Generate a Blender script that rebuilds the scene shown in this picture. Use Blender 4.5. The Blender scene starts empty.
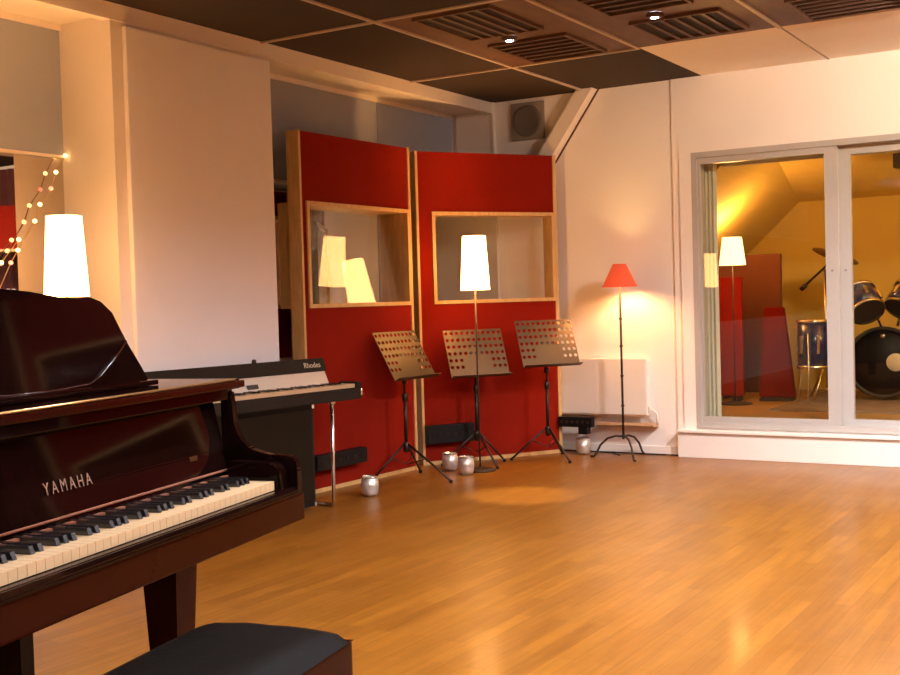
import bpy, bmesh, math, random
from mathutils import Vector, Matrix
random.seed(4)
PI=math.pi
K=1.15/1.3            # survey units -> metres
SC=bpy.context.scene; COL=SC.collection

# ------------------------------------------------------------------ materials
def sock(n,*names):
    for a in names:
        if a in n.inputs: return n.inputs[a]
def mat(name,col,rough=.5,metal=0,coat=0,bump=0,bscale=40,var=0,vscale=6,spec=.5,emit=None,estr=0,sheen=0,coat_rough=.05):
    m=bpy.data.materials.new(name); m.use_nodes=True
    nt=m.node_tree; b=nt.nodes['Principled BSDF']
    b.inputs['Base Color'].default_value=(*col,1); b.inputs['Roughness'].default_value=rough
    b.inputs['Metallic'].default_value=metal; b.inputs['Specular IOR Level'].default_value=spec
    b.inputs['Coat Weight'].default_value=coat; b.inputs['Coat Roughness'].default_value=coat_rough
    b.inputs['Sheen Weight'].default_value=sheen
    if emit: b.inputs['Emission Color'].default_value=(*emit,1); b.inputs['Emission Strength'].default_value=estr
    tc=nt.nodes.new('ShaderNodeTexCoord')
    nz=nt.nodes.new('ShaderNodeTexNoise'); nz.inputs['Scale'].default_value=vscale; nz.inputs['Detail'].default_value=5
    nt.links.new(tc.outputs['Object'],nz.inputs['Vector'])
    if var:
        r=nt.nodes.new('ShaderNodeValToRGB')
        r.color_ramp.elements[0].position=.3; r.color_ramp.elements[1].position=.7
        r.color_ramp.elements[0].color=(*[c*(1-var) for c in col],1)
        r.color_ramp.elements[1].color=(*[min(1,c*(1+var)) for c in col],1)
        nt.links.new(nz.outputs['Fac'],r.inputs['Fac']); nt.links.new(r.outputs['Color'],b.inputs['Base Color'])
    if bump:
        n2=nt.nodes.new('ShaderNodeTexNoise'); n2.inputs['Scale'].default_value=bscale; n2.inputs['Detail'].default_value=4
        nt.links.new(tc.outputs['Object'],n2.inputs['Vector'])
        bp=nt.nodes.new('ShaderNodeBump'); bp.inputs['Strength'].default_value=bump; bp.inputs['Distance'].default_value=.01
        nt.links.new(n2.outputs['Fac'],bp.inputs['Height']); nt.links.new(bp.outputs['Normal'],b.inputs['Normal'])
    return m
def wood(name,c1,c2,rough=.4,scale=(2,2,.35),coat=0):
    m=mat(name,c1,rough,coat=coat); nt=m.node_tree; b=nt.nodes['Principled BSDF']
    tc=nt.nodes.new('ShaderNodeTexCoord'); mp=nt.nodes.new('ShaderNodeMapping'); mp.inputs['Scale'].default_value=scale
    nz=nt.nodes.new('ShaderNodeTexNoise'); nz.inputs['Scale'].default_value=18; nz.inputs['Detail'].default_value=6
    r=nt.nodes.new('ShaderNodeValToRGB'); r.color_ramp.elements[0].position=.35; r.color_ramp.elements[1].position=.68
    r.color_ramp.elements[0].color=(*c1,1); r.color_ramp.elements[1].color=(*c2,1)
    L=nt.links.new
    L(tc.outputs['Object'],mp.inputs['Vector']); L(mp.outputs['Vector'],nz.inputs['Vector']); L(nz.outputs['Fac'],r.inputs['Fac']); L(r.outputs['Color'],b.inputs['Base Color'])
    return m
def glassy(name,ior=1.5,tint=(1,1,1),rough=.0):
    m=bpy.data.materials.new(name); m.use_nodes=True; nt=m.node_tree; nt.nodes.clear()
    o=nt.nodes.new('ShaderNodeOutputMaterial'); mx=nt.nodes.new('ShaderNodeMixShader'); t=nt.nodes.new('ShaderNodeBsdfTransparent')
    g=nt.nodes.new('ShaderNodeBsdfGlossy'); f=nt.nodes.new('ShaderNodeFresnel'); ge=nt.nodes.new('ShaderNodeNewGeometry'); mr=nt.nodes.new('ShaderNodeMapRange')
    mr.inputs['To Min'].default_value=ior; mr.inputs['To Max'].default_value=1/ior; nt.links.new(ge.outputs['Backfacing'],mr.inputs['Value']); nt.links.new(mr.outputs['Result'],f.inputs['IOR'])
    t.inputs['Color'].default_value=(*tint,1); g.inputs['Roughness'].default_value=rough
    nt.links.new(f.outputs[0],mx.inputs[0]); nt.links.new(t.outputs[0],mx.inputs[1]); nt.links.new(g.outputs[0],mx.inputs[2]); nt.links.new(mx.outputs[0],o.inputs[0])
    return m
def glow(name,col,strength):
    m=bpy.data.materials.new(name); m.use_nodes=True; nt=m.node_tree; b=nt.nodes['Principled BSDF']
    b.inputs['Base Color'].default_value=(.9,.85,.75,1); b.inputs['Roughness'].default_value=.8
    b.inputs['Emission Color'].default_value=(*col,1); b.inputs['Emission Strength'].default_value=strength
    return m

M={}
M['wall']=mat('wall paint',(.84,.78,.73),.75,bump=.05,bscale=60,var=.02,vscale=2)
M['pale']=mat('acoustic panel cloth',(.82,.79,.80),.85,bump=.1,bscale=200,var=.015,vscale=3)
M['trim']=mat('white gloss trim',(.82,.75,.68),.45,var=.015)
M['grey']=mat('grey wall fabric',(.35,.38,.46),.9,bump=.12,bscale=150,var=.04,vscale=2)
M['dark_tile']=mat('dark brown ceiling cloth',(.024,.011,.003),.9,bump=.1,bscale=200,var=.08,vscale=3)
M['lt_tile']=mat('cream ceiling tile',(.84,.78,.73),.85,bump=.1,bscale=200,var=.02,vscale=3)
M['tbar']=mat('ceiling grid metal',(.50,.42,.35),.5)
M['brown_pan']=wood('brown ceiling wood',(.085,.035,.014),(.12,.05,.02),.55,scale=(1,.3,1))
M['slot']=mat('dark slot',(.012,.006,.004),.8)
M['slat']=mat('brown slat',(.07,.03,.016),.55)
M['red']=mat('red felt',(.215,.0095,.003),.9,bump=.12,bscale=260,var=.07,vscale=2.5,spec=.08)
M['birch']=wood('pale birch',(.55,.32,.11),(.66,.42,.17),.45)
M['glass']=glassy('window glass',1.5)
M['dglass']=glassy('sliding door glass',1.5,(.93,.93,.86))
M['alu']=mat('pinkish grey window aluminium',(.47,.44,.41),.4,metal=.15,var=.03)
M['piano']=mat('polished dark mahogany',(.005,.0014,.001),.05,coat=0,spec=.10,var=.25,vscale=5,coat_rough=.03)
M['pianored']=mat('polished red mahogany',(.017,.0021,.0007),.14,coat=0,spec=.07,var=.2,vscale=5,coat_rough=.04)
M['black']=mat('satin black',(.006,.005,.005),.45,spec=.2)
M['ivory']=mat('ivory keys',(.48,.33,.18),.35)
M['ebony']=mat('ebony keys',(.012,.01,.01),.25,coat=.5)
M['brass']=mat('aged brass',(.55,.36,.14),.3,metal=1)
M['gilt']=mat('faded gold lettering',(.17,.085,.045),.5)
M['leather']=mat('black leather',(.003,.0018,.0012),.6,bump=.12,bscale=60,spec=.05)
M['stand']=mat('dark metal tube',(.045,.028,.020),.4,metal=.7)
M['desk']=mat('bronze music desk',(.085,.048,.015),.42,metal=.4,var=.1)
M['iron']=mat('wrought iron',(.045,.028,.018),.6,metal=.6)
M['redshade']=mat('red lamp shade',(.50,.05,.02),.8,emit=(1,.12,.035),estr=.25)
M['shade']=glow('glowing white shade',(1,.48,.15),11)
M['bulb']=glow('glowing bulb',(1,.8,.5),8)
M['fairy']=glow('warm fairy bulb',(1,.56,.18),3)
M['fairyp']=glow('pink fairy bulb',(1,.20,.12),1.3)
M['spot']=glow('cool spot lens',(.80,.82,1),30)
M['wire']=mat('thin gold wire',(.5,.33,.15),.5)
M['chrome']=mat('chrome',(.78,.74,.70),.18,metal=1)
M['tolex']=mat('black tolex',(.018,.012,.007),.7,spec=.15,bump=.3,bscale=300,var=.1)
M['silver']=mat('brushed silver panel',(.62,.54,.45),.4,metal=.55)
M['cloth']=mat('dark speaker cloth',(.014,.008,.003),.9,spec=.1,bump=.2,bscale=300,var=.1)
M['tin']=mat('galvanised tin',(.70,.64,.56),.35,metal=.7,bump=.5,bscale=30,var=.12)
M['white']=mat('white enamel',(.80,.74,.66),.4)
M['ledge']=wood('pale wood ledge',(.50,.30,.16),(.60,.38,.22),.5)
M['ochre']=mat('ochre yellow wall',(.66,.47,.11),.8,bump=.04,var=.03,vscale=2)
M['dfloor']=wood('drum room boards',(.34,.18,.055),(.42,.23,.08),.35,scale=(3,.3,1))
M['rug']=mat('grey brown rug',(.22,.15,.10),.95,bump=.4,bscale=200,var=.15)
M['rbrown']=mat('rust brown felt',(.15,.038,.009),.85,bump=.1,bscale=200,var=.1)
M['blue']=mat('dark blue lacquer',(.012,.022,.10),.18,coat=1,var=.3,vscale=20)
M['head']=mat('black drum head',(.004,.004,.005),.5,spec=.2)
M['skin']=mat('pale drum head',(.75,.62,.42),.4)
M['cymbal']=mat('dark bronze cymbal',(.12,.06,.025),.35,metal=.9)
M['curtain']=mat('grey green blind',(.62,.60,.56),.8,bump=.05,var=.05)
M['vent']=mat('taupe vent plastic',(.27,.22,.18),.6)
M['ventd']=mat('dark vent mesh',(.15,.12,.10),.7,bump=.5,bscale=200)
M['drape']=mat('dark wine drape',(.10,.018,.012),.9,bump=.2,bscale=30,var=.2)  # dark cloth used out of view to keep reflections dark
M['shade_fill']=glow('fill lamp shade',(1,.86,.74),7)  # only for the added fill lamps out of view
M['shade_dim']=glow('dimmer white shade',(1,.66,.32),1.8)
M['dark']=mat('dark box',(.025,.02,.018),.6)

def mirror_mat():
    m=bpy.data.materials.new('reflective control window'); m.use_nodes=True; nt=m.node_tree; b=nt.nodes['Principled BSDF']
    b.inputs['Base Color'].default_value=(.62,.56,.50,1); b.inputs['Metallic'].default_value=1; b.inputs['Roughness'].default_value=.012
    return m
M['mirror']=mirror_mat()

def floor_mat():
    m=bpy.data.materials.new('oak strip parquet'); m.use_nodes=True; nt=m.node_tree; b=nt.nodes['Principled BSDF']; L=nt.links.new; N=nt.nodes.new
    tc=N('ShaderNodeTexCoord'); mp=N('ShaderNodeMapping'); mp.inputs['Rotation'].default_value=(0,0,PI/2)
    L(tc.outputs['Object'],mp.inputs['Vector'])
    br=N('ShaderNodeTexBrick'); br.inputs['Scale'].default_value=1; br.inputs['Brick Width'].default_value=.62; br.inputs['Row Height'].default_value=.07
    br.inputs['Mortar Size'].default_value=.0012; br.offset=.37; br.inputs['Color1'].default_value=(.25,.094,.008,1); br.inputs['Color2'].default_value=(.19,.067,.006,1)
    br.inputs['Mortar'].default_value=(.13,.042,.006,1); br.inputs['Bias'].default_value=-.1
    L(mp.outputs['Vector'],br.inputs['Vector'])
    m2=N('ShaderNodeMapping'); m2.inputs['Scale'].default_value=(14,.9,1); L(tc.outputs['Object'],m2.inputs['Vector'])
    nz=N('ShaderNodeTexNoise'); nz.inputs['Scale'].default_value=3; nz.inputs['Detail'].default_value=8; L(m2.outputs['Vector'],nz.inputs['Vector'])
    rp=N('ShaderNodeValToRGB'); rp.color_ramp.elements[0].color=(.78,.76,.72,1); rp.color_ramp.elements[1].color=(1.12,1.12,1.12,1); rp.color_ramp.elements[0].position=.3; rp.color_ramp.elements[1].position=.72
    L(nz.outputs['Fac'],rp.inputs['Fac'])
    mx=N('ShaderNodeMix'); mx.data_type='RGBA'; mx.blend_type='MULTIPLY'; mx.inputs[0].default_value=1
    L(br.outputs['Color'],mx.inputs[6]); L(rp.outputs['Color'],mx.inputs[7]); L(mx.outputs[2],b.inputs['Base Color'])
    n3=N('ShaderNodeTexNoise'); n3.inputs['Scale'].default_value=2.2; n3.inputs['Detail'].default_value=4; L(tc.outputs['Object'],n3.inputs['Vector'])
    mr=N('ShaderNodeMapRange'); mr.inputs['To Min'].default_value=.27; mr.inputs['To Max'].default_value=.46; L(n3.outputs['Fac'],mr.inputs['Value']); L(mr.outputs['Result'],b.inputs['Roughness'])
    # slight board waviness
    bp=N('ShaderNodeBump'); bp.inputs['Strength'].default_value=.16; bp.inputs['Distance'].default_value=.012
    n4=N('ShaderNodeTexNoise'); n4.inputs['Scale'].default_value=7; m3=N('ShaderNodeMapping'); m3.inputs['Scale'].default_value=(1.6,.6,1)
    L(tc.outputs['Object'],m3.inputs['Vector']); L(m3.outputs['Vector'],n4.inputs['Vector']); L(n4.outputs['Fac'],bp.inputs['Height']); L(bp.outputs['Normal'],b.inputs['Normal'])
    b.inputs['Coat Weight'].default_value=.08; b.inputs['Coat Roughness'].default_value=.12; b.inputs['Specular IOR Level'].default_value=.38
    return m
M['floor']=floor_mat()

# ------------------------------------------------------------------ mesh builder
def ringbox(mb,x0,x1,y0,y1,z0,z1,wl,wr,wb,wt):
    mb.box(x0,x0+wl,y0,y1,z0,z1); mb.box(x1-wr,x1,y0,y1,z0,z1); mb.box(x0+wl,x1-wr,y0,y1,z0,z0+wb); mb.box(x0+wl,x1-wr,y0,y1,z1-wt,z1); return mb
class MB:
    def __init__(s,k=K): s.bm=bmesh.new(); s.k=k
    def v(s,p): return s.bm.verts.new(Vector(p)*s.k)
    def face(s,pts): 
        return s.bm.faces.new([s.v(p) for p in pts])
    def box(s,x0,x1,y0,y1,z0,z1,bev=0,mtx=None):
        P=[(x,y,z) for x in(x0,x1) for y in(y0,y1) for z in(z0,z1)]
        if mtx: P=[mtx@Vector(p) for p in P]
        b=bmesh.new(); vs=[b.verts.new(Vector(p)*s.k) for p in P]
        for f in [(0,1,3,2),(4,6,7,5),(0,4,5,1),(2,3,7,6),(0,2,6,4),(1,5,7,3)]: b.faces.new([vs[i] for i in f])
        bmesh.ops.recalc_face_normals(b,faces=b.faces)
        if bev: bmesh.ops.bevel(b,geom=b.edges[:],offset=bev*s.k,segments=2,profile=.7,affect='EDGES')
        s.join(b); return s
    def join(s,b):
        me=bpy.data.meshes.new('t'); b.to_mesh(me); b.free(); s.bm.from_mesh(me); bpy.data.meshes.remove(me)
    def tube(s,pts,r,n=8,cap=True):
        pts=[Vector(p) for p in pts]; rs=r if isinstance(r,(list,tuple)) else [r]*len(pts)
        b=bmesh.new(); rings=[]; up=None
        for i,p in enumerate(pts):
            d=(pts[min(i+1,len(pts)-1)]-pts[max(i-1,0)]).normalized()
            if up is None:
                up=Vector((0,0,1)) if abs(d.z)<.9 else Vector((1,0,0))
            a=(up-d*up.dot(d)).normalized(); c=d.cross(a); up=a
            rings.append([b.verts.new((p+a*math.cos(t)*rs[i]+c*math.sin(t)*rs[i])*s.k) for t in [2*PI*j/n for j in range(n)]])
        for i in range(len(rings)-1):
            for j in range(n): b.faces.new([rings[i][j],rings[i][(j+1)%n],rings[i+1][(j+1)%n],rings[i+1][j]])
        if cap: b.faces.new(rings[0][::-1]); b.faces.new(rings[-1])
        bmesh.ops.recalc_face_normals(b,faces=b.faces)
        for f in b.faces: f.smooth=len(f.verts)==4
        s.join(b); return s
    def lathe(s,prof,n=32,mtx=None,wob=0,smooth=True):
        b=bmesh.new(); rings=[]
        for r,z in prof:
            if r<1e-6: 
                p=Vector((0,0,z)); rings.append([b.verts.new((mtx@p if mtx else p)*s.k)])
            else:
                rg=[]
                for j in range(n):
                    t=2*PI*j/n; rr=r*(1+(wob*(math.sin(5*t+z*40)+.6*math.sin(9*t-z*60)) if wob else 0))
                    p=Vector((rr*math.cos(t),rr*math.sin(t),z)); rg.append(b.verts.new((mtx@p if mtx else p)*s.k))
                rings.append(rg)
        for A,B in zip(rings,rings[1:]):
            for j in range(n):
                if len(A)==1 and len(B)==1: continue
                if len(A)==1: f=b.faces.new([A[0],B[(j+1)%n],B[j]])
                elif len(B)==1: f=b.faces.new([A[j],A[(j+1)%n],B[0]])
                else: f=b.faces.new([A[j],A[(j+1)%n],B[(j+1)%n],B[j]])
                f.smooth=smooth
        bmesh.ops.recalc_face_normals(b,faces=b.faces)
        s.join(b); return s
    def prism(s,poly,axis,a0,a1,bev=0,mtx=None):
        """poly in the two other axes, extruded along axis"""
        def P(p,a):
            q={'x':(a,p[0],p[1]),'y':(p[0],a,p[1]),'z':(p[0],p[1],a)}[axis]
            return (mtx@Vector(q) if mtx else Vector(q))*s.k
        b=bmesh.new(); A=[b.verts.new(P(p,a0)) for p in poly]; B=[b.verts.new(P(p,a1)) for p in poly]; n=len(poly)
        b.faces.new(A[::-1]); b.faces.new(B)
        for i in range(n): b.faces.new([A[i],A[(i+1)%n],B[(i+1)%n],B[i]])
        bmesh.ops.recalc_face_normals(b,faces=b.faces)
        if bev: bmesh.ops.bevel(b,geom=[e for e in b.edges],offset=bev*s.k,segments=2,affect='EDGES')
        s.join(b); return s
def obj(name,mb,m,parent=None,label=None,kind=None,smooth=None):
    me=bpy.data.meshes.new(name); mb.bm.to_mesh(me); mb.bm.free()
    me.materials.append(M[m]); o=bpy.data.objects.new(name,me); COL.objects.link(o)
    if parent: o.parent=parent
    if label: o['label']=label
    if kind: o['kind']=kind
    return o
def struct(name,mb,m): return obj(name,mb,m,kind='structure')
def spart(name,mb,m,parent): return obj(name,mb,m,parent)
def tag(o,label,cat,group=None):
    o['label']=label; o['category']=cat
    if group: o['group']=group
    return o
def thing(name,label,cat,loc=(0,0,0),rot=0,group=None,k=K):
    o=bpy.data.objects.new(name,None); COL.objects.link(o); o.location=Vector(loc)*k; o.rotation_euler=(0,0,rot); o.empty_display_size=.1
    return tag(o,label,cat,group)
def dup(root,loc,rot,label,k=K):
    r=root.copy(); COL.objects.link(r); r.location=Vector(loc)*k; r.rotation_euler=(0,0,rot); r['label']=label
    for ch in list(root.children):
        c=ch.copy(); COL.objects.link(c); c.parent=r
        for g in list(ch.children):
            d=g.copy(); COL.objects.link(d); d.parent=c
    return r
def B(*a,**k): return MB().box(*a,**k)
def text_part(name,s,size,m,parent,mtx,extrude=.0006,space=1):
    cu=bpy.data.curves.new(name,'FONT'); cu.body=s; cu.size=size; cu.extrude=extrude; cu.space_character=space; cu.align_x='CENTER'; cu.align_y='CENTER'
    t=bpy.data.objects.new(name,cu); COL.objects.link(t); dg=bpy.context.evaluated_depsgraph_get()
    me=bpy.data.meshes.new_from_object(t.evaluated_get(dg)); COL.objects.unlink(t); bpy.data.objects.remove(t)
    me.transform(mtx); me.materials.clear(); me.materials.append(M[m]); o=bpy.data.objects.new(name,me); COL.objects.link(o); o.parent=parent
    return o
def light(name,kind,loc,energy,col,size=.05,parent=None,**kw):
    l=bpy.data.lights.new(name,kind); l.energy=energy; l.color=col
    if kind!='AREA': l.shadow_soft_size=size
    for a,b in kw.items(): setattr(l,a,b)
    o=bpy.data.objects.new(name,l); COL.objects.link(o); o.location=loc
    if parent: o.parent=parent
    return o

# ------------------------------------------------------------------ room shell (survey units)
XL=-5.0; YB=8.95; ZC=3.02; XR=3.2; YF=-3.2
struct('floor',B(-5.75,XR,YF,9.05,-.1,0),'floor')
# back wall: left stretch slightly set back, right stretch with the window opening
bw=MB(); bw.box(-5.75,-3.36,8.965,9.15,0,3.1); bw.box(-3.36,-3.20,8.95,9.15,0,3.1); bw.box(-1.0,XR,8.95,9.15,0,3.1)
bw.box(-3.20,-1.0,8.95,9.15,2.42,3.1); bw.box(-3.20,-1.0,8.95,9.15,0,.235)
struct('wall_back',bw,'wall')
wf=MB()
n_=60
pl=[(-.80+4.0*i/n_, 8.90+(.03 if i%2 else -.0)) for i in range(n_+1)]
wf.prism(pl+[(3.2,8.945),(-.80,8.945)],'z',.225,2.98)
tag(obj('added_curtain',wf,'drape'),'added dark wine curtain right of the sliding window, unseen, darkening reflections','curtain')  # unseen curtain added so the piano reflects something dark here
struct('wall_right',B(XR,XR+.15,YF,9.15,0,3.1),'drape')
struct('wall_front',B(-5.9,XR,YF-.15,YF,0,3.1),'drape')
lw=MB(); lw.box(-5.9,-5.75,YF,9.15,0,3.1); lw.box(-5.75,-5.42,YF,4.65,0,.9); lw.box(-5.75,-5.42,6.0,9.03,0,.9)
struct('wall_left',lw,'wall')
lf=MB(); lf.box(-5.75,-5.42,YF,4.62,2.2,2.93); 
for y0,y1 in ((6.0,7.795),(7.8,9.03)): lf.box(-5.75,-5.42,y0,y1,2.2,2.93)
wl=struct('wall_upper_left',lf,'grey')
lt=MB(); lt.box(-5.45,-5.412,YF,4.62,2.188,2.205); lt.box(-5.45,-5.405,6.0,9.03,2.185,2.205)
struct('trim_1',lt,'trim')
w1=struct('window_1',B(-5.64,-5.62,6.0,9.0,.9,2.2),'mirror')
w2=struct('window_2',B(-5.45,-5.43,YF,4.62,.9,2.185),'mirror')
# soffit over the recess with its bright fascia
sf=MB(); sf.box(-5.75,-5.0,YF,9.03,2.955,3.1); sf.box(-5.06,-4.995,YF,9.03,2.925,3.1); sf.box(-5.46,-5.40,YF,4.65,2.92,2.96); sf.box(-5.46,-5.40,6.0,9.03,2.92,2.96)
struct('trim_2',sf,'trim')
struct('wall_column',B(-5.75,-5.0,4.62,5.94,0,3.0),'wall')
struct('wall_panel',B(-4.998,-4.965,4.70,5.94,0,2.90,bev=.008),'pale')
# pilaster on the end wall of the recess
struct('wall_pilaster',B(-5.36,-5.0,8.94,8.985,0,2.955),'trim')
struct('trim_3',B(-5.0,-4.975,8.93,8.985,0,3.02),'trim')
# casing round the window opening, base board below it
cs=MB(); cs.box(-3.30,-3.20,8.937,8.95,.222,2.53); cs.box(-3.20,-.9,8.937,8.95,2.42,2.53); cs.box(-1.0,-.9,8.937,8.95,.222,2.42)
struct('trim_4',cs,'wall')
bb=MB(); bb.box(-3.34,XR,8.88,8.95,0,.20,bev=.006); bb.box(-3.34,XR,8.86,8.95,.20,.222,bev=.005)
struct('baseboard_back',bb,'trim')
struct('baseboard_left',B(-5.0,-3.36,8.948,8.965,0,.07),'trim')
struct('trim_5',B(-5.0,-3.36,8.941,8.948,0,.010),'slot')
# sloping beam in the corner
bm_=MB(); a=Vector((-4.045,9.0,3.02)); b_=Vector((-4.60,9.0,2.25)); d=(b_-a).normalized(); n=Vector((d.z,0,-d.x))
bm_.prism([(a.x-.10,a.z),(a.x+.045,a.z),(b_.x+.045,b_.z),(b_.x-.10,b_.z)],'y',8.85,8.985)
struct('trim_6',bm_,'trim')
sh=MB(); sh.prism([(a.x+.047,a.z),(a.x+.062,a.z),(b_.x+.062,b_.z),(b_.x+.047,b_.z)],'y',8.955,8.966); struct('beam_shadow_strip',sh,'slat')  # dark strip standing in for the shadow gap beside the beam

# ceiling: plates, grid
XG=[-5.0,-4.1,-3.1,-2.12,-1.12,-.12,.88,1.88,2.88,XR]; YG=[YF,-1.14,.62,2.38,4.14,5.90,7.66,9.03]
dk=MB(); lt_=MB(); bp_=MB()
for i in range(len(XG)-1):
    for j in range(len(YG)-1):
        t=(XG[i],XG[i+1],YG[j],YG[j+1],ZC,3.12)
        if YG[j+1]>9 and -3.11<=XG[i]<-.2: lt_.box(*t)
        elif YG[j+1]==7.66 and -4.2<XG[i]: bp_.box(*t)
        elif j<=3 or (j==4 and i>=3): lt_.box(*t)
        else: dk.box(*t)
struct('ceiling',dk,'dark_tile'); struct('ceiling_cream_tiles',lt_,'lt_tile'); struct('ceiling_brown_panels',bp_,'brown_pan')
tb=MB()
for x in XG[1:-1]: tb.box(x-.012,x+.012,YF,7.66 if x>-3.2 else 9.03,ZC-.012,ZC)
for y in YG[1:-1]: tb.box(-5.0,XR if y<7 else -3.1,y-.012,y+.012,ZC-.012,ZC)
struct('ceiling_grid',tb,'tbar')
tb=MB(); 
for x in XG[3:-1]: tb.box(x-.006,x+.006,7.66,8.95,ZC-.004,ZC)
struct('trim_8',tb,'vent'); 
# ceiling grilles
def grille(x0,x1,y0,y1,along,label):
    t=thing('ceiling_grille',label,'grille',((x0+x1)/2,(y0+y1)/2,ZC),0,'slatted grilles in the brown ceiling panels')
    w=(x1-x0)/2; h=(y1-y0)/2
    obj('backing',B(-w,w,-h,h,-.004,0),'slot',t)
    f=MB(); f.box(-w-.02,w+.02,-h-.02,-h,-.02,0); f.box(-w-.02,w+.02,h,h+.02,-.02,0); f.box(-w-.02,-w,-h,h,-.02,0); f.box(w,w+.02,-h,h,-.02,0); obj('frame',f,'brown_pan',t)
    s=MB(); n=6
    for i in range(1,n):
        if along=='y': c=-w+2*w*i/n; s.box(c-.013,c+.013,-h,h,-.018,-.004)
        else: c=-h+2*h*i/n; s.box(-w,w,c-.013,c+.013,-.018,-.004)
    obj('louvre_slats',s,'slat',t)
    return t
grille(-3.86,-3.36,6.0,6.66,'y','ceiling grille of five lengthwise bars, left of the cool spotlight nearest the red panels')
grille(-3.86,-3.32,6.93,7.56,'x','shadowed ceiling grille with crosswise bars just behind the left ceiling spotlight')
grille(-2.86,-2.36,6.0,6.62,'x','dark ceiling grille cut by the top edge, between the two ceiling spotlights')
grille(-2.84,-2.30,6.93,7.50,'y','ceiling grille beside the right ceiling spotlight, next to the cream tiles')
grille(-1.88,-1.32,6.98,7.56,'x','ceiling grille at the top right corner, furthest right of them all')
def spotlight(x,y,label,power=28,grp='small ceiling spotlights',cone=95):
    t=thing('ceiling_spotlight',label,'spotlight',(x,y,ZC),0,grp)
    obj('ring',MB().lathe([(.055,-.001),(.055,-.022),(.034,-.03),(.03,-.012)],20),'slat',t)
    obj('lens',MB().lathe([(.001,-.026),(.022,-.028),(.03,-.018),(.03,-.012)],16),'spot',t)
    if power:
        l=light('beam','SPOT',Vector((0,0,-.06))*K,power,(.92,.92,1) if cone>120 else (1,.86,.68),.05,t,spot_size=math.radians(cone),spot_blend=.8)
    return t
spotlight(-3.65,6.80,'bright ceiling spotlight between two grilles, nearest the red panels',330,cone=17)
spotlight(-2.645,6.80,'ceiling spotlight beside the right hand grille, with violet halo')
for (x,y) in ((-1.6,3.3),(-.6,4.8),(.9,1.5),(-.62,6.8),(1.4,6.8),(2.2,3.6),(-1.2,-1.6)):
    spotlight(x,y,'added unseen ceiling spotlight giving fill light to the room',(200 if y<5 else 260),cone=156)  # added out of view as wide neutral fill for the room

for (x,y,e) in ((-.55,6.5,105),(.7,6.6,90)):
    t=spotlight(x,y,'added unseen ceiling wall washer brightening the back wall from the right',0)
    l=light('beam','SPOT',Vector((0,0,-.09))*K,e,(1,.80,.60),.04,t,spot_size=math.radians(120),spot_blend=1)  # unseen spots added to brighten the back wall
    l.rotation_euler=Vector((-.75,1.7,-.62)).to_track_quat('-Z','Y').to_euler()
# vent on the back wall
t=thing('wall_vent','square taupe wall vent with round mesh, high beside the corner','vent',(-4.65,8.965,2.825),0)
obj('plate',B(-.155,.155,-.03,0,-.16,.16,bev=.006),'vent',t)
obj('mesh_disc',MB().lathe([(0,.03),(.11,.036),(.13,.045),(.135,.03)],32,mtx=Matrix.Rotation(PI/2,4,'X')),'ventd',t)

# ------------------------------------------------------------------ sliding window (window_3)
wz0,wz1=.235,2.42
f=ringbox(MB(),-3.20,-1.0,8.935,9.12,wz0,wz1,.045,.05,.045,.045)
win=struct('window_3',f,'alu')
s=ringbox(MB(),-3.155,-2.075,8.95,9.0,.28,2.375,.022,.095,.045,.05)
o=obj('sash',s,'alu',win); obj('pane',B(-3.133,-2.17,8.978,8.984,.325,2.325),'dglass',o); 
obj('lock',MB().box(-2.13,-2.115,8.945,8.95,1.44,1.455),'vent',o)
s=ringbox(MB(),-2.10,-1.05,9.03,9.08,.28,2.375,.10,.06,.045,.065)
o=obj('sash',s,'alu',win); obj('pane',B(-2.0,-1.11,9.052,9.058,.325,2.31),'dglass',o)
obj('lock',MB().box(-2.05,-2.035,9.025,9.03,1.44,1.455),'vent',o)

# ------------------------------------------------------------------ drum room
FZ=.30
struct('floor_drum_room',B(-4.6,0,9.15,12.05,FZ-.1,FZ),'dfloor')
struct('wall_drum_back',B(-4.7,0,12,12.15,FZ-.1,3.2),'ochre')
struct('wall_drum_left',B(-4.7,-4.6,9.15,12.05,FZ-.1,2.3),'ochre')
struct('wall_drum_right',B(0,.1,9.15,12.15,FZ-.1,3.2),'ochre')
m1,m2=.15,.94
zr=lambda y:2.205+m1*(12-y)
r=MB(); xc=lambda y:-3.164+(zr(y)-2.205)/m2
r.face([(xc(12),12,zr(12)),(xc(9.17),9.17,zr(9.17)),(.05,9.17,zr(9.17)),(.05,12,zr(12))])
r.face([(xc(12),12,zr(12)),(-4.62,12,2.205-m2*1.456),(-4.62,9.17,2.205-m2*1.456),(xc(9.17),9.17,zr(9.17))])
rr=bmesh.ops.extrude_face_region(r.bm,geom=r.bm.faces[:])
for v in [e for e in rr['geom'] if isinstance(e,bmesh.types.BMVert)]: v.co+=Vector((-.06,0,.08))
bmesh.ops.recalc_face_normals(r.bm,faces=r.bm.faces)
struct('ceiling_drum_room',r,'ochre')
struct('trim_9',B(-3.02,-1.0,9.122,9.15,2.31,2.42),'curtain')
# blind gathered at the left of the window
t=thing('vertical_blind','grey green vertical blind gathered at the left side of the sliding window','blind',(-3.197,9.137,.29),0)
for i in range(4):
    x=.0+i*.033
    obj('vane',MB().prism([(x,-.010),(x+.012,-.014),(x+.034,.010),(x+.024,.014)],'z',0,2.06),'curtain',t)
obj('headrail',B(-.0,.14,-.014,.014,2.06,2.08),'alu',t)
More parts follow.
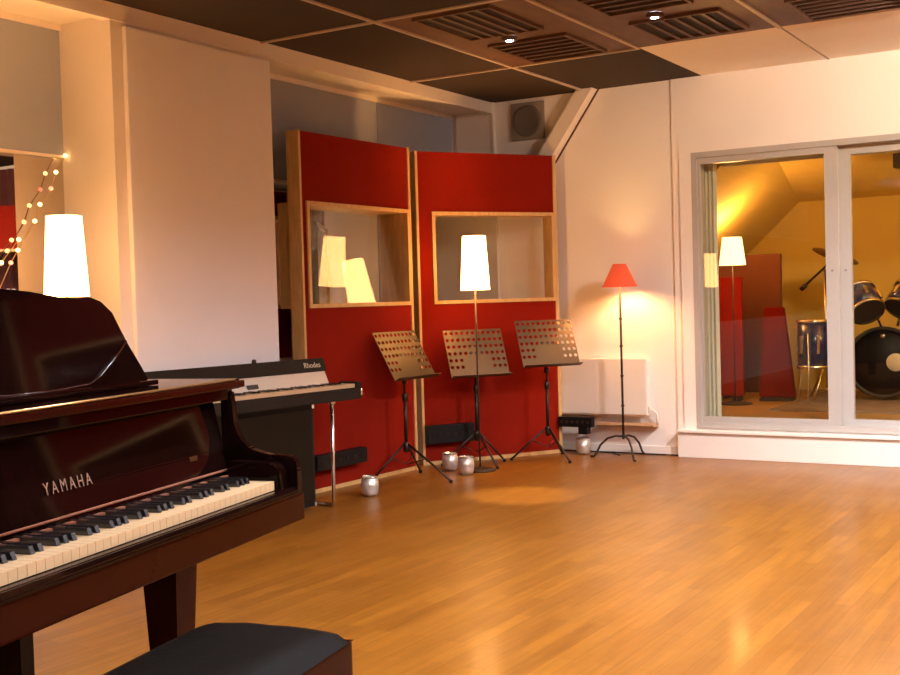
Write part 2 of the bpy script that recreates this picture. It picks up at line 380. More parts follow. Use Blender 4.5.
# baffles
t=thing('acoustic_screen','tall rust brown acoustic screen behind the lamp in the drum room','acoustic screen',(-3.30,11.0,FZ),math.radians(4))
obj('panel',B(-.37,.22,-.03,.03,.05,1.36,bev=.01),'rbrown',t); 
for sx in (-.3,.15): obj('foot',B(sx-.02,sx+.02,-.16,.16,0,.05),'dark',t)
t=thing('acoustic_screen','low orange red screen directly under the white lamp in the drum room','acoustic screen',(-3.52,10.55,FZ),math.radians(6))
obj('panel',B(-.22,.20,-.03,.03,.05,1.15,bev=.01),'red',t)
for sx in (-.15,.14): obj('foot',B(sx-.02,sx+.02,-.14,.14,0,.05),'dark',t)
t=thing('acoustic_screen','dark red tapering screen leaning beside the floor tom','screen',(-3.06,10.72,FZ),math.radians(5))
obj('wedge_panel',MB().prism([(-.16,.03),(.17,.03),(.08,.86),(-.10,.86)],'y',-.04,.04,bev=.01),'red',t)
obj('foot',B(-.14,.15,-.12,.12,0,.03),'dark',t)
tag(obj('rug',B(-2.86,-.6,9.75,11.75,FZ,FZ+.012),'rug'),'grey brown rug spread under the drum kit','rug')
KX=MB
def rotto(d): return Vector((0,0,1)).rotation_difference(Vector(d).normalized()).to_matrix().to_4x4()
# bass drum: axis horizontal towards the window
fz=FZ+.012
t=thing('bass_drum','black headed blue bass drum with a round port hole, behind the window','drum',(-2.14,10.82,fz),math.radians(4))
RX=Matrix.Translation((0,0,.335))@Matrix.Rotation(PI/2,4,'X')
obj('shell',MB().lathe([(.295,-.40),(.30,-.40),(.30,.0),(.295,.0)],40,mtx=RX),'blue',t)
obj('front_head',MB().lathe([(0,.004),(.285,.004),(.29,-.004)],40,mtx=RX),'head',t)
obj('hoop',MB().lathe([(.288,-.01),(.32,-.01),(.32,.03),(.288,.03),(.288,-.01)],40,mtx=RX),'dark',t)
obj('port_ring',MB().lathe([(0,.008),(.075,.008),(.08,.004)],24,mtx=Matrix.Translation((.105,0,0))@RX),'skin',t)
obj('badge',MB().lathe([(0,.008),(.018,.008),(.02,.004)],14,mtx=Matrix.Translation((0,0,.235))@RX),'chrome',t)
for i in range(8):
    a=2*PI*i/8+.2; obj('lug',MB().box(.30*math.cos(a)-.012,.30*math.cos(a)+.012,.05,.13,.335+.30*math.sin(a)-.012,.335+.30*math.sin(a)+.012,bev=.004),'chrome',t)
for sx in (-1,1): obj('spur',MB().tube([(sx*.26,.1,.2),(sx*.36,-.1,.008)],.009),'chrome',t)
def tom(name,label,loc,r,h,ax,headm='skin'):
    t=thing(name,label,'drum',loc,0)
    R=rotto(ax)
    obj('shell',MB().lathe([(r*.97,-h),(r,-h),(r,0),(r*.97,0)],32,mtx=R),'blue',t)
    obj('top_head',MB().lathe([(0,.006),(r*.96,.004)],32,mtx=R),headm,t)
    obj('bottom_head',MB().lathe([(0,-h-.004),(r*.96,-h-.002)],32,mtx=R),'dark',t)
    for z in (0,-h): obj('hoop',MB().lathe([(r*.97,z-.01),(r*1.05,z-.01),(r*1.05,z+.014),(r*.97,z+.014),(r*.97,z-.01)],32,mtx=R),'chrome',t)
    for i in range(6):
        a=2*PI*i/6; m_=R@Matrix.Rotation(a,4,'Z'); obj('lug',MB().box(r,r+.018,-.012,.012,-h*.7,-h*.3,mtx=m_,bev=.003),'chrome',t)
    return t
t=tom('rack_tom','dark blue rack tom tilted above the left of the bass drum',(-2.32,10.72,1.26),.15,.22,(-.45,.55,.70))
obj('mount_arm',MB().tube([(.1,.05,-.16),(.14,.14,-.24),(.16,.18,-.325)],.012),'chrome',t)
t=tom('rack_tom','dark blue rack tom cut by the right edge of the photo',(-1.90,10.84,1.27),.15,.20,(.3,.55,.75))
obj('mount_arm',MB().tube([(-.1,.03,-.16),(-.12,.1,-.22),(-.14,.12,-.305)],.012),'chrome',t)
t=tom('floor_tom','blue floor tom on chrome legs, left of the bass drum',(-2.655,10.45,1.03),.135,.40,(0,0,1))
for i in range(3):
    a=2*PI*i/3+.5; c,s_=math.cos(a)*.16,math.sin(a)*.16
    obj('leg',MB().tube([(c*.98,s_*.98,-.1),(c,s_,-.5),(c*1.15,s_*1.15,-.70),(c*1.15,s_*1.15,-.718)],.008),'chrome',t)
t=thing('cymbal_stand','cymbal stand with boom arm, its dark cymbal half behind the window frame','cymbal stand',(-2.64,10.85,fz),0)
obj('pole',MB().tube([(0,0,.1),(0,0,1.18)],.012),'chrome',t)
obj('boom_arm',MB().tube([(-.20,.0,1.02),(.0,0,1.20),(.10,0,1.30)],.011),'stand',t)
obj('counterweight',MB().tube([(-.22,0,1.0),(-.17,0,1.045)],.022),'stand',t)
for i in range(3):
    a=2*PI*i/3+.3; obj('leg',MB().tube([(0,0,.35),(math.cos(a)*.26,math.sin(a)*.26,.01)],.009),'chrome',t)
obj('cymbal',MB().lathe([(0,.03),(.03,.025),(.045,.008),(.21,-.012),(.212,-.016),(.045,.004),(0,.02)],40,mtx=Matrix.Translation((.10,0,1.31))@rotto((.38,-.12,.9))),'cymbal',t)
tag(obj('ceiling_speaker',B(-1.94,-1.6,10.33,10.5,2.31,2.43,bev=.01),'dark'),'small dark box under the ochre drum room ceiling, cut by the right edge','speaker')

# ------------------------------------------------------------------ lamps
def tall_lamp(loc,label,group='white shaded floor lamps',zb=1.38,zt=1.79,floor=0,rt=.088,rb=.112,power=30,base=.15,m='shade',col=(1,.48,.16)):
    t=thing('floor_lamp',label,'lamp',loc,0,group)
    obj('lamp_shade',MB().lathe([(rb,zb),(rt,zt),(rt-.004,zt),(rb-.004,zb),(rb,zb)],40),m,t)
    obj('base',MB().lathe([(0,.0),(base,.0),(base,.012),(base*.6,.02),(.02,.03),(0,.03)],32),'iron',t)
    obj('pole',MB().tube([(0,0,.03),(0,0,zb+.08)],.0065,10),'iron',t)
    b=obj('bulb',MB().lathe([(0,zb+.10),(.03,zb+.13),(.035,zb+.17),(.018,zb+.21),(0,zb+.22)],16),'bulb',t)
    obj('shade_ring',MB().tube([(-rb+.004,0,zb+.06),(rb-.004,0,zb+.06)],.003,6),'iron',t)
    if power: light('bulb_light','POINT',Vector((0,0,zb+.27))*K,power,col,.05,t)
    return t
L1=tall_lamp((-4.78,4.06,0),'tall glowing white lamp standing behind the grand piano by the column')
L2=tall_lamp((-4.475,7.675,0),'tall glowing white lamp in front of the right red panel',base=.12)
L4=tall_lamp((-3.31,10.27,FZ),'glowing white lamp behind the left window pane in the drum room',zb=1.55-FZ,zt=1.80-FZ,rt=.085,rb=.118,power=19,m='shade_dim')
for (x,y,lab) in ((2.5,4.9,'added unseen white fill lamp on the open floor to the right'),(2.7,.9,'added unseen white fill lamp by the right wall of the room'),(-2.6,-2.0,'added unseen white fill lamp behind the camera'),(1.6,-1.6,'added unseen white fill lamp in the rear right corner')):
    tall_lamp((x,y,0),lab,power=(1000 if y<4 else 900),col=(.80,.88,1),m='shade_fill')  # unseen lamps added as cool fill light
tall_lamp((-.55,9.75,FZ),'white lamp in the drum room beyond the right edge of the window',zb=1.55-FZ,zt=1.80-FZ,power=26,m='shade_dim',col=(1,.68,.33))  # unseen lamp added to lift the ochre walls
# red lamp
t=thing('floor_lamp','floor lamp with red conical shade and three arched iron feet','lamp',(-3.735,8.71,0),0)
obj('lamp_shade',MB().lathe([(.143,1.375),(.052,1.56),(.048,1.56),(.139,1.375),(.143,1.375)],40),'redshade',t)
obj('pole',MB().tube([(0,0,.15),(0,0,1.42)],.0095,10),'iron',t)
kn=MB()
for z in (.18,.42,.66,.9,1.12): kn.lathe([(.009,z-.012),(.016,z),(.009,z+.012)],10)
obj('knuckles',kn,'iron',t)
for i in range(3):
    a=math.radians([-48,72+120,72][i]); c,s_=math.cos(a),math.sin(a)
    obj('leg',MB().tube([(c*r_,s_*r_,z) for r_,z in ((0,.17),(.06,.175),(.13,.155),(.19,.10),(.225,.03),(.245,.008),(.275,.008))],.009,8),'iron',t)
obj('bulb',MB().lathe([(0,1.41),(.025,1.43),(.03,1.46),(.015,1.50),(0,1.5)],14),'bulb',t)
light('bulb_light','POINT',Vector((0,0,1.455))*K,26,(1,.56,.20),.04,t)
tag(obj('lamp_cord',MB().tube([(-3.80,8.78,.006),(-3.93,8.91,.006),(-4.05,8.94,.006),(-4.3,8.94,.006)],.005,6),'dark'),'thin dark cord on the floor from the red lamp to the wall','cord')

# radiator on the back wall
t=thing('radiator','white flat panel radiator on the back wall behind the red lamp','radiator',(-3.95,8.955,.0),0)
obj('front_panel',B(-.41,.36,-.09,-.06,.33,.79,bev=.008),'white',t)
obj('body',B(-.40,.35,-.06,0.01,.36,.77),'white',t)
obj('lower_rail',B(-.41,.38,-.085,-.06,.322,.328),'ledge',t)
obj('ledge',MB().prism([(-.12,.245),(.0,.225),(.0,.262),(-.12,.262)],'x',-.08,.42),'ledge',t)
obj('valve',MB().tube([(.43,-.05,.26),(.43,-.05,.34),(.36,-.05,.40)],.010),'white',t)

# ------------------------------------------------------------------ gobos
def gobo(loc,rot,W,wx0,wx1,label,panes,bd=.26):
    t=thing('acoustic_screen',label,'acoustic screen',loc,rot,'red acoustic screens with windows')
    D=.11; z0,z1,H=1.28,2.015,2.49
    p=MB(); p.box(.022,W-.03,.008,D-.008,0.03,z0); p.box(.022,W-.03,.008,D-.008,z1,H)
    p.box(.022,wx0,.008,D-.008,z0,z1)
    if wx1<W-.035: p.box(wx1,W-.03,.008,D-.008,z0,z1)
    obj('felt_panel',p,'red',t)
    obj('side_rail',B(0,.022,-.0,D,0,H+.004,bev=.003),'birch',t)
    obj('side_rail',B(W-.03,W,-.0,D,0,H+.004,bev=.003),'birch',t)
    obj('bottom_rail',B(.022,W-.03,.01,D-.01,0,.03),'birch',t)
    f=MB(); q=.028
    f.box(wx0,wx0+q,-.006,bd,z0,z1); f.box(wx1-q,wx1,-.006,bd,z0,z1); f.box(wx0+q,wx1-q,-.006,bd,z0,z0+q); f.box(wx0+q,wx1-q,-.006,bd,z1-q,z1)
    o=obj('window_frame',f,'birch',t)
    for (yb,yt) in panes:
        g=MB(); g.prism([(yb,z0+q),(yb+.005,z0+q),(yt+.005,z1-q),(yt,z1-q)],'x',wx0+q,wx1-q); obj('pane',g,'glass',o)
    return t
gobo((-5.0,6.25,0),math.radians(88.5),1.315,.065,1.285,'tall red acoustic screen next to the white wall panel, its window reflecting two lamps',[(.045,.125),(.21,.175)])
gobo((-5.03,7.735,0),math.radians(57.3),1.29,.135,1.262,'tall red acoustic screen behind the white lamp, right of its twin',[(.045,.08),(.12,.12)],bd=.14)

gobo((-.40,8.58,0),math.radians(-22),1.29,.135,1.15,'third red acoustic screen beyond the right edge, seen only reflected at far left',[(.045,.05),(.20,.20)])
# ------------------------------------------------------------------ stage boxes and tins
def stage_box(loc,rot,w,h,label,post=None):
    t=thing('stage_box',label,'stage box',loc,rot,'low black stage boxes')
    obj('case',B(0,w,-.07,0,0,h,bev=.004),'black',t)
    s=MB()
    for i in range(6):
        x=w*(i+.7)/6.4; s.lathe([(.012,0),(.012,.006),(.007,.006),(.007,.001)],10,mtx=Matrix.Translation((x,-.07,h*.5))@Matrix.Rotation(PI/2,4,'X'))
    obj('sockets',s,'stand',t)
    return t
stage_box((-4.997,6.26,.165),math.radians(88.5),.56,.105,'long low black stage box on the left red screen, behind the chrome leg')
stage_box((-5.02,7.752,.175),math.radians(57.3),.41,.145,'deep black stage box at the foot of the right red screen above two tins')
stage_box((-4.345,8.83,.225),math.radians(2),.30,.085,'black stage box beside the radiator, right of the red screens')
def tin(loc,s,label,rot=0):
    t=thing('tin_bucket',label,'bucket',loc,rot,'small crumpled metal buckets on the floor')
    obj('body',MB().lathe([(0,.0),(.058*s,.0),(.072*s,.03*s),(.078*s,.09*s),(.070*s,.165*s),(.066*s,.165*s),(.073*s,.09*s),(.05*s,.01*s),(0,.01*s)],28,wob=.03),'tin',t)
    obj('rim',MB().lathe([(.068*s,.160*s),(.076*s,.163*s),(.076*s,.172*s),(.068*s,.172*s),(.068*s,.160*s)],28),'chrome',t)
    obj('bulb',MB().lathe([(0,.06*s),(.03*s,.07*s),(.045*s,.11*s),(.03*s,.15*s),(0,.158*s)],14),'white',t)
    return t
tin((-4.60,6.40,0),.78,'silver bucket beside the chrome leg of the electric piano')
tin((-4.70,7.60,0),.80,'dull metal bucket under the black box, left of a pair',.8)
tin((-4.48,7.47,0),.80,'dull metal bucket nearest the base of the tall white lamp',1.9)
tin((-4.13,8.79,0),.80,'small bronze tinted bucket below the black box by the radiator',.4)
tag(obj('cable_plug',MB().box(-4.17,-4.09,8.78,8.86,.165,.235,bev=.008),'black'),'black plug hanging under the stage box above the smallest bucket','plug')

# ------------------------------------------------------------------ music stands
def holes_plate(mb,w,h,nx,ny,cellmask,mtx):
    b=bmesh.new(); cw=w/nx; chh=h/ny; th=.002
    for i in range(nx):
        for j in range(ny):
            x0=-w/2+i*cw; z0=j*chh; cx=x0+cw/2; cz=z0+chh/2
            sq=[(x0+cw,cz),(x0+cw,z0+chh),(cx,z0+chh),(x0,z0+chh),(x0,cz),(x0,z0),(cx,z0),(x0+cw,z0)]
            if cellmask(i,j):
                r=.33*min(cw,chh); oc=[(cx+r*math.cos(PI/4*q),cz+r*math.sin(PI/4*q)) for q in range(8)]
                for q in range(8):
                    q2=(q+1)%8; b.faces.new([b.verts.new((*sq[q],0)),b.verts.new((*sq[q2],0)),b.verts.new((*oc[q2],0)),b.verts.new((*oc[q],0))])
            else: b.faces.new([b.verts.new((*p,0)) for p in sq])
    bmesh.ops.remove_doubles(b,verts=b.verts,dist=1e-5)
    for v in b.verts:
        u,z=v.co.x,v.co.y; v.co=mtx@Vector((u,-.10*abs(u/(w/2))**2*0-.0,z))*mb.k
    bmesh.ops.recalc_face_normals(b,faces=b.faces)
    bmesh.ops.solidify(b,geom=b.faces[:],thickness=.0025)
    mb.join(b)
def music_stand(loc,rot,label,tilt=27,zb=.74,legs=(-90,30,150),r=.33,w=.50):
    """desk faces local -y"""
    t=thing('music_stand',label,'music stand',loc,rot,'perforated metal music stands')
    R=Matrix.Translation((0,-.10,zb))@Matrix.Rotation(-math.radians(tilt),4,'X')
    nx,ny=11,7
    d=MB(); holes_plate(d,w,.40,nx,ny,lambda i,j: (j>=3 and j<=6) or (1<=j<3 and (i<3 or i>=nx-3)),R)
    obj('desk',d,'desk',t)
    obj('lip',MB().box(-w/2,w/2,-.055,.002,-.004,.0,mtx=R),'desk',t)
    obj('desk_bracket',MB().box(-.05,.05,.004,.02,.10,.26,mtx=R),'stand',t)
    obj('pole',MB().tube([(0,.01,.22),(0,.01,.62)],.014,10).tube([(0,.01,.6),(0,.01,.86),(0,.06*1,.90)],.009,10),'stand',t)
    obj('collar',MB().lathe([(.014,.57),(.022,.575),(.022,.62),(.014,.63)],12,mtx=Matrix.Translation((0,.01,0))).lathe([(.014,.70),(.02,.70),(.02,.74),(.01,.745)],12,mtx=Matrix.Translation((0,.01,0))),'stand',t)
    obj('tripod_hub',MB().lathe([(.013,.19),(.024,.20),(.024,.26),(.013,.27)],12,mtx=Matrix.Translation((0,.01,0))),'stand',t)
    for a in legs:
        if isinstance(a,tuple): a,r=a
        a=math.radians(a)-rot; c,s_=math.cos(a),math.sin(a)
        g=obj('leg',MB().tube([(c*.02,.01+s_*.02,.25),(c*r*.55,.01+s_*r*.55,.13),(c*r,.01+s_*r,.012)],.0085,8),'stand',t)
        obj('rubber_foot',MB().lathe([(0,-.0),(.013,0),(.013,.02),(0,.022)],10,mtx=Matrix.Translation((c*r,.01+s_*r,0))),'black',g)
        obj('brace',MB().tube([(0,.01,.10),(c*r*.45,.01+s_*r*.45,.155)],.004,6),'stand',g)
    return t
# facing angle th: desk faces local -y, so rot = th+90
music_stand((-4.80,7.17,0),math.radians(-4+90),'music stand furthest left, turned edge-on between the two red screens',legs=((-11,.44),(100,.25),(236,.27)),r=.36,tilt=30,w=.50)
music_stand((-4.65,7.95,0),math.radians(-36+90),'middle music stand, behind the pole of the tall white lamp',legs=((-30,.30),(62,.25),(215,.28)),r=.28,tilt=24,zb=.705)
music_stand((-4.26,8.42,0),math.radians(-38+90),'music stand on the right, half in front of the pale wall',legs=(-30,95,212),r=.30,tilt=24,zb=.76)

# ------------------------------------------------------------------ electric piano
t=thing('electric_piano','electric piano with silver panel and chrome leg, behind the grand','electric piano',(-3.99,5.50,0),math.radians(90-5.5),k=1.0)
# local x along keyboard (0 = far end, negative towards the grand), y away from the room; metres
W_=1.62
ep=lambda: MB(1)
obj('keybed',ep().prism([(0,.60),(.255,.60),(.255,.66),(.0,.665)],'x',-W_,0,bev=.004),'tolex',t)
obj('cheek_block',ep().prism([(0,.66),(0,.70),(.14,.70),(.16,.66)],'x',-.04,0,bev=.003),'tolex',t)
obj('cheek_block',ep().prism([(0,.66),(0,.70),(.14,.70),(.16,.66)],'x',-W_,-W_+.04,bev=.003),'tolex',t)
obj('control_panel',ep().prism([(.15,.665),(.195,.765),(.205,.765),(.205,.665)],'x',-W_+.02,-.10,bev=.002),'silver',t)
obj('lid',ep().prism([(.19,.765),(.215,.842),(.25,.838),(.255,.80),(.255,.66),(.205,.66),(.205,.765)],'x',-W_+.01,-.085,bev=.004),'tolex',t)
MX=Matrix.Translation((-.70,.168,.715))@Matrix.Rotation(math.atan2(.1,.045),4,'X')
obj('name_badge',ep().box(-.04,.04,-.012,.012,-.001,.003,mtx=MX),'dark',t)
MX=Matrix.Translation((-.20,.1995,.803))@Matrix.Rotation(math.atan2(.077,.025),4,'X')
text_part('script_lettering','Rhodes',.045,'silver',t,MX)
kw=(W_-.10)/43
bk=0
for i in range(43):
    x=-W_+.05+i*kw
    obj('white_key',ep().box(x+.0006,x+kw-.0006,.008,.14,.668,.690),'ivory',t)
    if i%7 in (0,1,3,4,5) and i<42:
        obj('black_key',ep().box(x+kw-.006,x+kw+.006,.055,.14,.689,.698),'ebony',t)
lg=obj('leg',ep().tube([(-.235,.02,.60),(-.235,.03,.012),(-.235,.05,.012),(-.24,.20,.012)],.011,10),'chrome',t)
lg=obj('leg',ep().tube([(-1.36,.02,.60),(-1.36,.03,.012),(-1.36,.05,.012),(-1.34,.22,.012)],.011,10),'chrome',t)
for x in (-.235,-1.36): obj('leg_socket',ep().lathe([(.012,.585),(.02,.588),(.02,.60)],12,mtx=Matrix.Translation((x,.02,0))),'chrome',t)
obj('corner_cap',ep().box(-.012,.004,-.003,.02,.62,.66,bev=.003),'chrome',t)
obj('lid_knob',ep().lathe([(.010,0),(.014,.005),(.012,.02),(0,.024)],12,mtx=Matrix.Translation((-.62,.235,.838))),'stand',t)
t=thing('speaker_cabinet','dark cloth fronted cabinet standing under the electric piano','speaker cabinet',(-4.06,5.165,0),math.radians(90-5.5),k=1.0)
obj('case',ep().box(-1.0,0,.03,.21,.02,.597,bev=.006),'black',t)
obj('grille_cloth',ep().box(-.97,-.03,.018,.031,.05,.57),'cloth',t)
for x in (-.97,-.03):
    for z in (.035,.585): obj('corner_protector',ep().box(x-.03 if x<-.5 else x+.012,x-.01 if x<-.5 else x+.032,.022,.05,z-.015,z+.010 if z<.5 else z+.012,bev=.003),'chrome',t)
for x in (-.9,-.1):
    for y in (.06,.18): obj('foot',ep().lathe([(.02,0),(.02,.02)],12,mtx=Matrix.Translation((x,y,0))).lathe([(0,0),(.02,0)],12,mtx=Matrix.Translation((x,y,0))),'black',t)

# ------------------------------------------------------------------ grand piano (metres, local frame: x treble, y away from the player)
PA=math.radians(102.88)
G=thing('grand_piano','polished dark grand piano with its music desk raised','piano',(-1.705,1.553,0),PA,k=1.0)
P=lambda: MB(1)
def outline(off=0):
    # plan of the case behind the keys: straight spine at bass, bent side at treble
    pts=[(-.70+off,.20),(.70-off,.20),(.70-off,.62)]
    bez=[(.70,.62),(.70,.95),(.42,.98),(.30,1.22)]; b2=[(.30,1.22),(.20,1.45),(.10,1.72),(-.32,1.72)]
    for bz in (bez,b2):
        for i in range(1,9):
            s=i/8; q=[Vector(p) for p in bz]; v=q[0]*(1-s)**3+3*q[1]*s*(1-s)**2+3*q[2]*s*s*(1-s)+q[3]*s**3
            pts.append((v.x-off,v.y-off))
    b3=[(-.32,1.72),(-.6,1.72),(-.70,1.65),(-.70,1.45)]
    for i in range(1,7):
        s=i/6; q=[Vector(p) for p in b3]; v=q[0]*(1-s)**3+3*q[1]*s*(1-s)**2+3*q[2]*s*s*(1-s)+q[3]*s**3
        pts.append((v.x+off,v.y-off))
    return pts
rim=P(); ol=outline(); rim.prism(ol,'z',.655,.945,bev=.004)
obj('case',rim,'piano',G)
lid=P(); ol2=[(x*1.012,y+(.0 if y<.25 else .012)) for x,y in outline()]
ol2[0]=(ol2[0][0],.115); ol2[1]=(ol2[1][0],.115)
lid.prism(ol2,'z',.948,.972,bev=.007); obj('lid',lid,'piano',G)
obj('lock_rail',P().box(-.667,.667,.135,.20,.922,.9475,bev=.003),'piano',G)
obj('lid_front_edge',P().box(-.70,.70,.105,.118,.951,.969,bev=.005),'pianored',G)
obj('lid_hinge',P().tube([(-.60,.112,.9725),(.66,.112,.9725)],.0032,6),'brass',G)
# cheeks (arms) with S-curve profile
arm=[(.16,.655),(.16,.945),(.135,.945),(.128,.90),(.125,.86),(.112,.825),(.085,.80),(.04,.787),(-.02,.784),(-.04,.775),(-.045,.75),(-.045,.655)]
for sx in (-1,1):
    a0,a1=(.668,.70) if sx>0 else (-.70,-.668)
    obj('cheek',P().prism(arm,'x',a0,a1,bev=.005),'piano',G)
    b0,b1=(.618,.668) if sx>0 else (-.668,-.618)
    obj('key_block',P().prism([(.12,.70),(.12,.775),(.0,.770),(-.022,.755),(-.026,.70)],'x',b0,b1,bev=.005),'piano',G)
obj('keybed',P().box(-.70,.70,-.048,.60,.625,.690,bev=.004),'pianored',G)
obj('key_slip',P().prism([(-.052,.690),(-.052,.70),(-.036,.708),(-.016,.708),(-.016,.690)],'x',-.668,.668,bev=.003),'piano',G)
obj('fallboard',P().prism([(.115,.72),(.13,.735),(.150,.80),(.178,.92),(.195,.92),(.19,.72)],'x',-.667,.667,bev=.003),'piano',G)
obj('name_felt',P().box(-.615,.615,.112,.122,.735,.742),'rbrown',G)
obj('fallboard_edge',P().tube([(-.66,.128,.752),(.66,.128,.752)],.003,6),'rbrown',G)
text_part('maker_lettering','YAMAHA',.036,'gilt',G,Matrix.Translation((.048,.1500,.808))@Matrix.Rotation(math.radians(76.8),4,'X')@Matrix.Scale(.80,4,(1,0,0)),.0008,space=1.45)
obj('lock_plate',P().box(.50,.53,.146,.150,.79,.80),'brass',G)
kw=1.23/52
pat=[0,2,3,5,6]  # whites (from A) that have a black on their right: A, C, D, F, G
for i in range(52):
    x=-.615+i*kw
    obj('white_key',P().box(x+.0005,x+kw-.0005,-.012,.128,.708,.730,bev=.001),'ivory',G)
for i in range(51):
    if i%7 in pat:
        x=-.615+(i+1)*kw
        obj('black_key',P().prism([(.030,.728),(.037,.744),(.128,.744),(.128,.728)],'x',x-.0055,x+.0055),'ebony',G)
# music desk: wide board with scrolled ends, leaning back a little
half=[(0,.232),(.05,.231),(.15,.224),(.25,.211),(.31,.209),(.355,.211),(.395,.20),(.43,.175),(.452,.137),(.478,.095),(.513,.048),(.545,.0)]
pts=[(x,z) for x,z in half]+[(-x,z) for x,z in half[::-1][:-1]]
MXD=Matrix.Translation((.0,.275,.974))@Matrix.Rotation(math.radians(-7),4,'X')
obj('music_desk',P().prism(pts,'y',0,.02,bev=.003,mtx=MXD),'piano',G)
obj('music_desk_bead',P().tube([MXD@Vector(p) for p in ((-.2,-.003,.012),(.18,-.003,.010),(.30,-.003,.014),(.345,-.003,.030),(.40,-.003,.062),(.462,-.003,.105))],.003,6),'pianored',G)
obj('desk_prop',P().prism([(0,0),(.01,0),(.16,.0),(.02,.15)],'x',-.02,0,mtx=Matrix.Translation((.0,.305,.974))),'piano',G) 
obj('desk_ledge',P().box(-.5,.5,.225,.30,.973,.985,bev=.003),'piano',G)
# legs
def pleg(x,y):
    l=P(); b=bmesh.new(); 
    secs=[(.655,.062),(.60,.062),(.575,.052),(.30,.040),(.09,.029)]
    rings=[[b.verts.new((x+sx*r,y+sy*r,z)) for sx,sy in ((-1,-1),(1,-1),(1,1),(-1,1))] for z,r in secs]
    for A_,B_ in zip(rings,rings[1:]):
        for j in range(4): b.faces.new([A_[j],A_[(j+1)%4],B_[(j+1)%4],B_[j]])
    b.faces.new(rings[0]); b.faces.new(rings[-1][::-1]); bmesh.ops.recalc_face_normals(b,faces=b.faces); l.join(b)
    o=obj('leg',l,'pianored',G)
    c=P(); c.tube([(x,y,.05),(x,y,.095)],.022,12); obj('caster_fork',c,'brass',o)
    c=P(); c.lathe([(0,-.014),(.028,-.012),(.03,0),(.028,.012),(0,.014)],18,mtx=Matrix.Translation((x,y,.03))@Matrix.Rotation(PI/2,4,'X')); obj('caster_wheel',c,'brass',o)
pleg(.635,.30); pleg(-.645,.30); pleg(-.25,1.50)
# pedal lyre
ly=obj('pedal_lyre',P().box(-.105,.085,.24,.36,.10,.20,bev=.006).box(-.095,-.055,.27,.33,.19,.64).box(.035,.075,.27,.33,.19,.64).box(-.115,.095,.24,.36,.57,.635,bev=.006),'piano',G)
for x in (-.07,-.01,.05): obj('pedal',P().box(x-.014,x+.014,.12,.25,.085,.097,bev=.004),'brass',ly)

# bench
Bn=thing('piano_bench','black leather topped piano bench pushed in front of the keyboard','bench',(-1.705,1.553,0),PA+math.radians(-1.5),k=1.0)
cu=P(); b=bmesh.new()
nx,ny=24,14; x0,x1,y0,y1=-.30,.252,-.365,-.025
g=[[None]*(ny+1) for _ in range(nx+1)]
for i in range(nx+1):
    for j in range(ny+1):
        s,tt=i/nx,j/ny; e=min(s,1-s)*(x1-x0); e2=min(tt,1-tt)*(y1-y0); h=.032*(1-math.exp(-e/.02))*(1-math.exp(-e2/.02))
        h+= .004*math.sin(s*PI)*math.sin(tt*PI)+.0016*math.sin(9*s+5*tt*3)*math.sin(7*tt)
        g[i][j]=b.verts.new((x0+s*(x1-x0),y0+tt*(y1-y0),.455+h))
for i in range(nx):
    for j in range(ny): f=b.faces.new([g[i][j],g[i+1][j],g[i+1][j+1],g[i][j+1]]); f.smooth=True
bmesh.ops.recalc_face_normals(b,faces=b.faces); cu.join(b)
obj('cushion',cu,'leather',Bn)
obj('seat_frame',P().box(x0+.002,x1-.002,y0+.002,y1-.002,.375,.457,bev=.008),'pianored',Bn)
for sx in (x0+.05,x1-.05):
    for sy in (y0+.05,y1-.05): obj('leg',P().prism([(sx-.025,sy-.025),(sx+.025,sy-.025),(sx+.025,sy+.025),(sx-.025,sy+.025)],'z',0,.375,bev=.003),'pianored',Bn)
Bn.scale=(1,1,1.045)
obj('adjuster_knob',P().lathe([(.008,0),(.03,.01),(.032,.03),(0,.034)],16,mtx=Matrix.Translation((x1-.003,-.20,.41))@Matrix.Rotation(PI/2,4,'Y')),'piano',Bn)

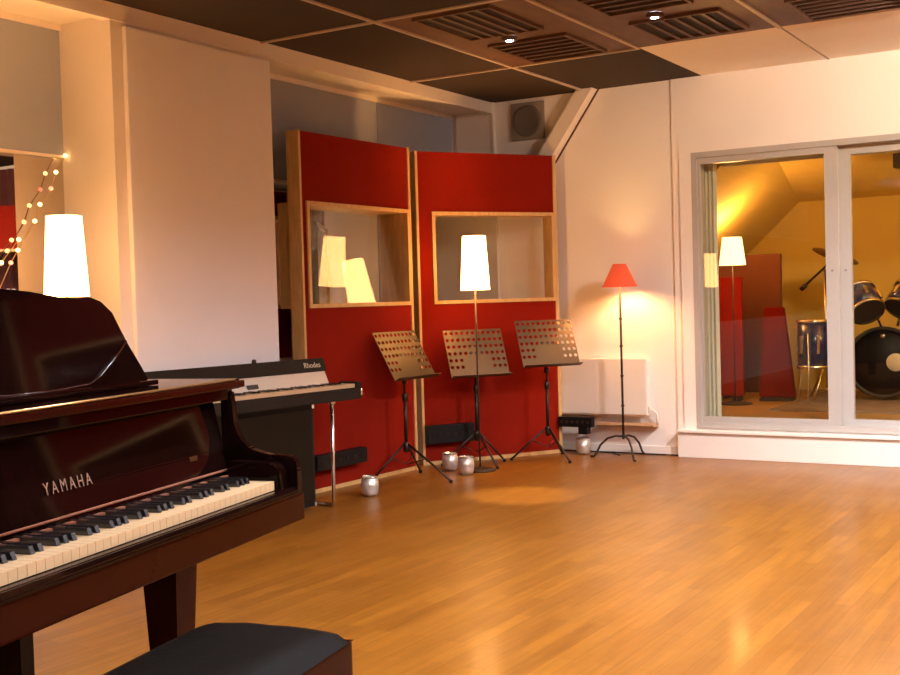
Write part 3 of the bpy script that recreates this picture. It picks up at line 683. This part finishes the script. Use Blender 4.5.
# ------------------------------------------------------------------ fairy lights
t=thing('fairy_lights','string of warm and pink fairy bulbs draped beside the glowing lamp','fairy lights',(-5.385,4.60,2.2),0)
ps=[(0,0,.0),(0,-.07,-.10),(0,-.11,-.195),(0,-.19,-.29),(0,-.23,-.385),(0,-.35,-.55),(0,-.40,-.62),(0,-.50,-.80),(0,-.60,-.98)]
obj('wire',MB().tube(ps,.0028,6),'wire',t)
for i,p in enumerate(ps[:-1]):
    pk=i in (2,6); obj('bulb',MB().lathe([(0,-.013),(.009,-.009),(.013,0),(.009,.009),(0,.013)],12,mtx=Matrix.Translation(p)),'fairyp' if pk else 'fairy',t,label='pink bulb' if pk else None)
t=thing('fairy_lights','second string of fairy bulbs lower left, crossing the reflecting window','fairy lights',(-5.40,4.25,1.80),0)
ps=[(0,.02,-.09),(0,-.10,-.22),(0,-.22,-.36),(0,-.34,-.50)]
obj('wire',MB().tube(ps,.0028,6),'wire',t)
for i,p in enumerate(ps):
    pk=i in (2,); obj('bulb',MB().lathe([(0,-.013),(.009,-.009),(.013,0),(.009,.009),(0,.013)],12,mtx=Matrix.Translation(p)),'fairyp' if pk else 'fairy',t,label='pink bulb' if pk else None)

# ------------------------------------------------------------------ camera, world, view
w=bpy.data.worlds.new('world'); SC.world=w; w.use_nodes=True; w.node_tree.nodes['Background'].inputs[0].default_value=(.9,.6,.4,1); w.node_tree.nodes['Background'].inputs[1].default_value=.05
yaw,pitch,roll,F=0.550697958,-0.0310320278,-0.0288710127,1166.577
cy,sy=math.cos(yaw),math.sin(yaw); f=Vector((-sy*math.cos(pitch),cy*math.cos(pitch),math.sin(pitch))); r=Vector((cy,sy,0)); u=r.cross(f)
r2=r*math.cos(roll)+u*math.sin(roll); u2=-r*math.sin(roll)+u*math.cos(roll)
cam=bpy.data.cameras.new('camera'); co=bpy.data.objects.new('camera',cam); COL.objects.link(co)
mw=Matrix((( r2.x,u2.x,-f.x,0),(r2.y,u2.y,-f.y,0),(r2.z,u2.z,-f.z,1.15),(0,0,0,1))); co.matrix_world=mw
cam.sensor_width=36; cam.lens=F/900*36; cam.clip_start=.05; SC.camera=co
SC.view_settings.view_transform='Standard'; SC.view_settings.look='None'; SC.view_settings.exposure=.88; SC.view_settings.gamma=1; SC.view_settings.use_curve_mapping=False
SC.cycles.max_bounces=10; SC.cycles.transparent_max_bounces=12; SC.cycles.use_denoising=True; SC.cycles.sample_clamp_indirect=6; SC.cycles.caustics_reflective=False; SC.cycles.caustics_refractive=False
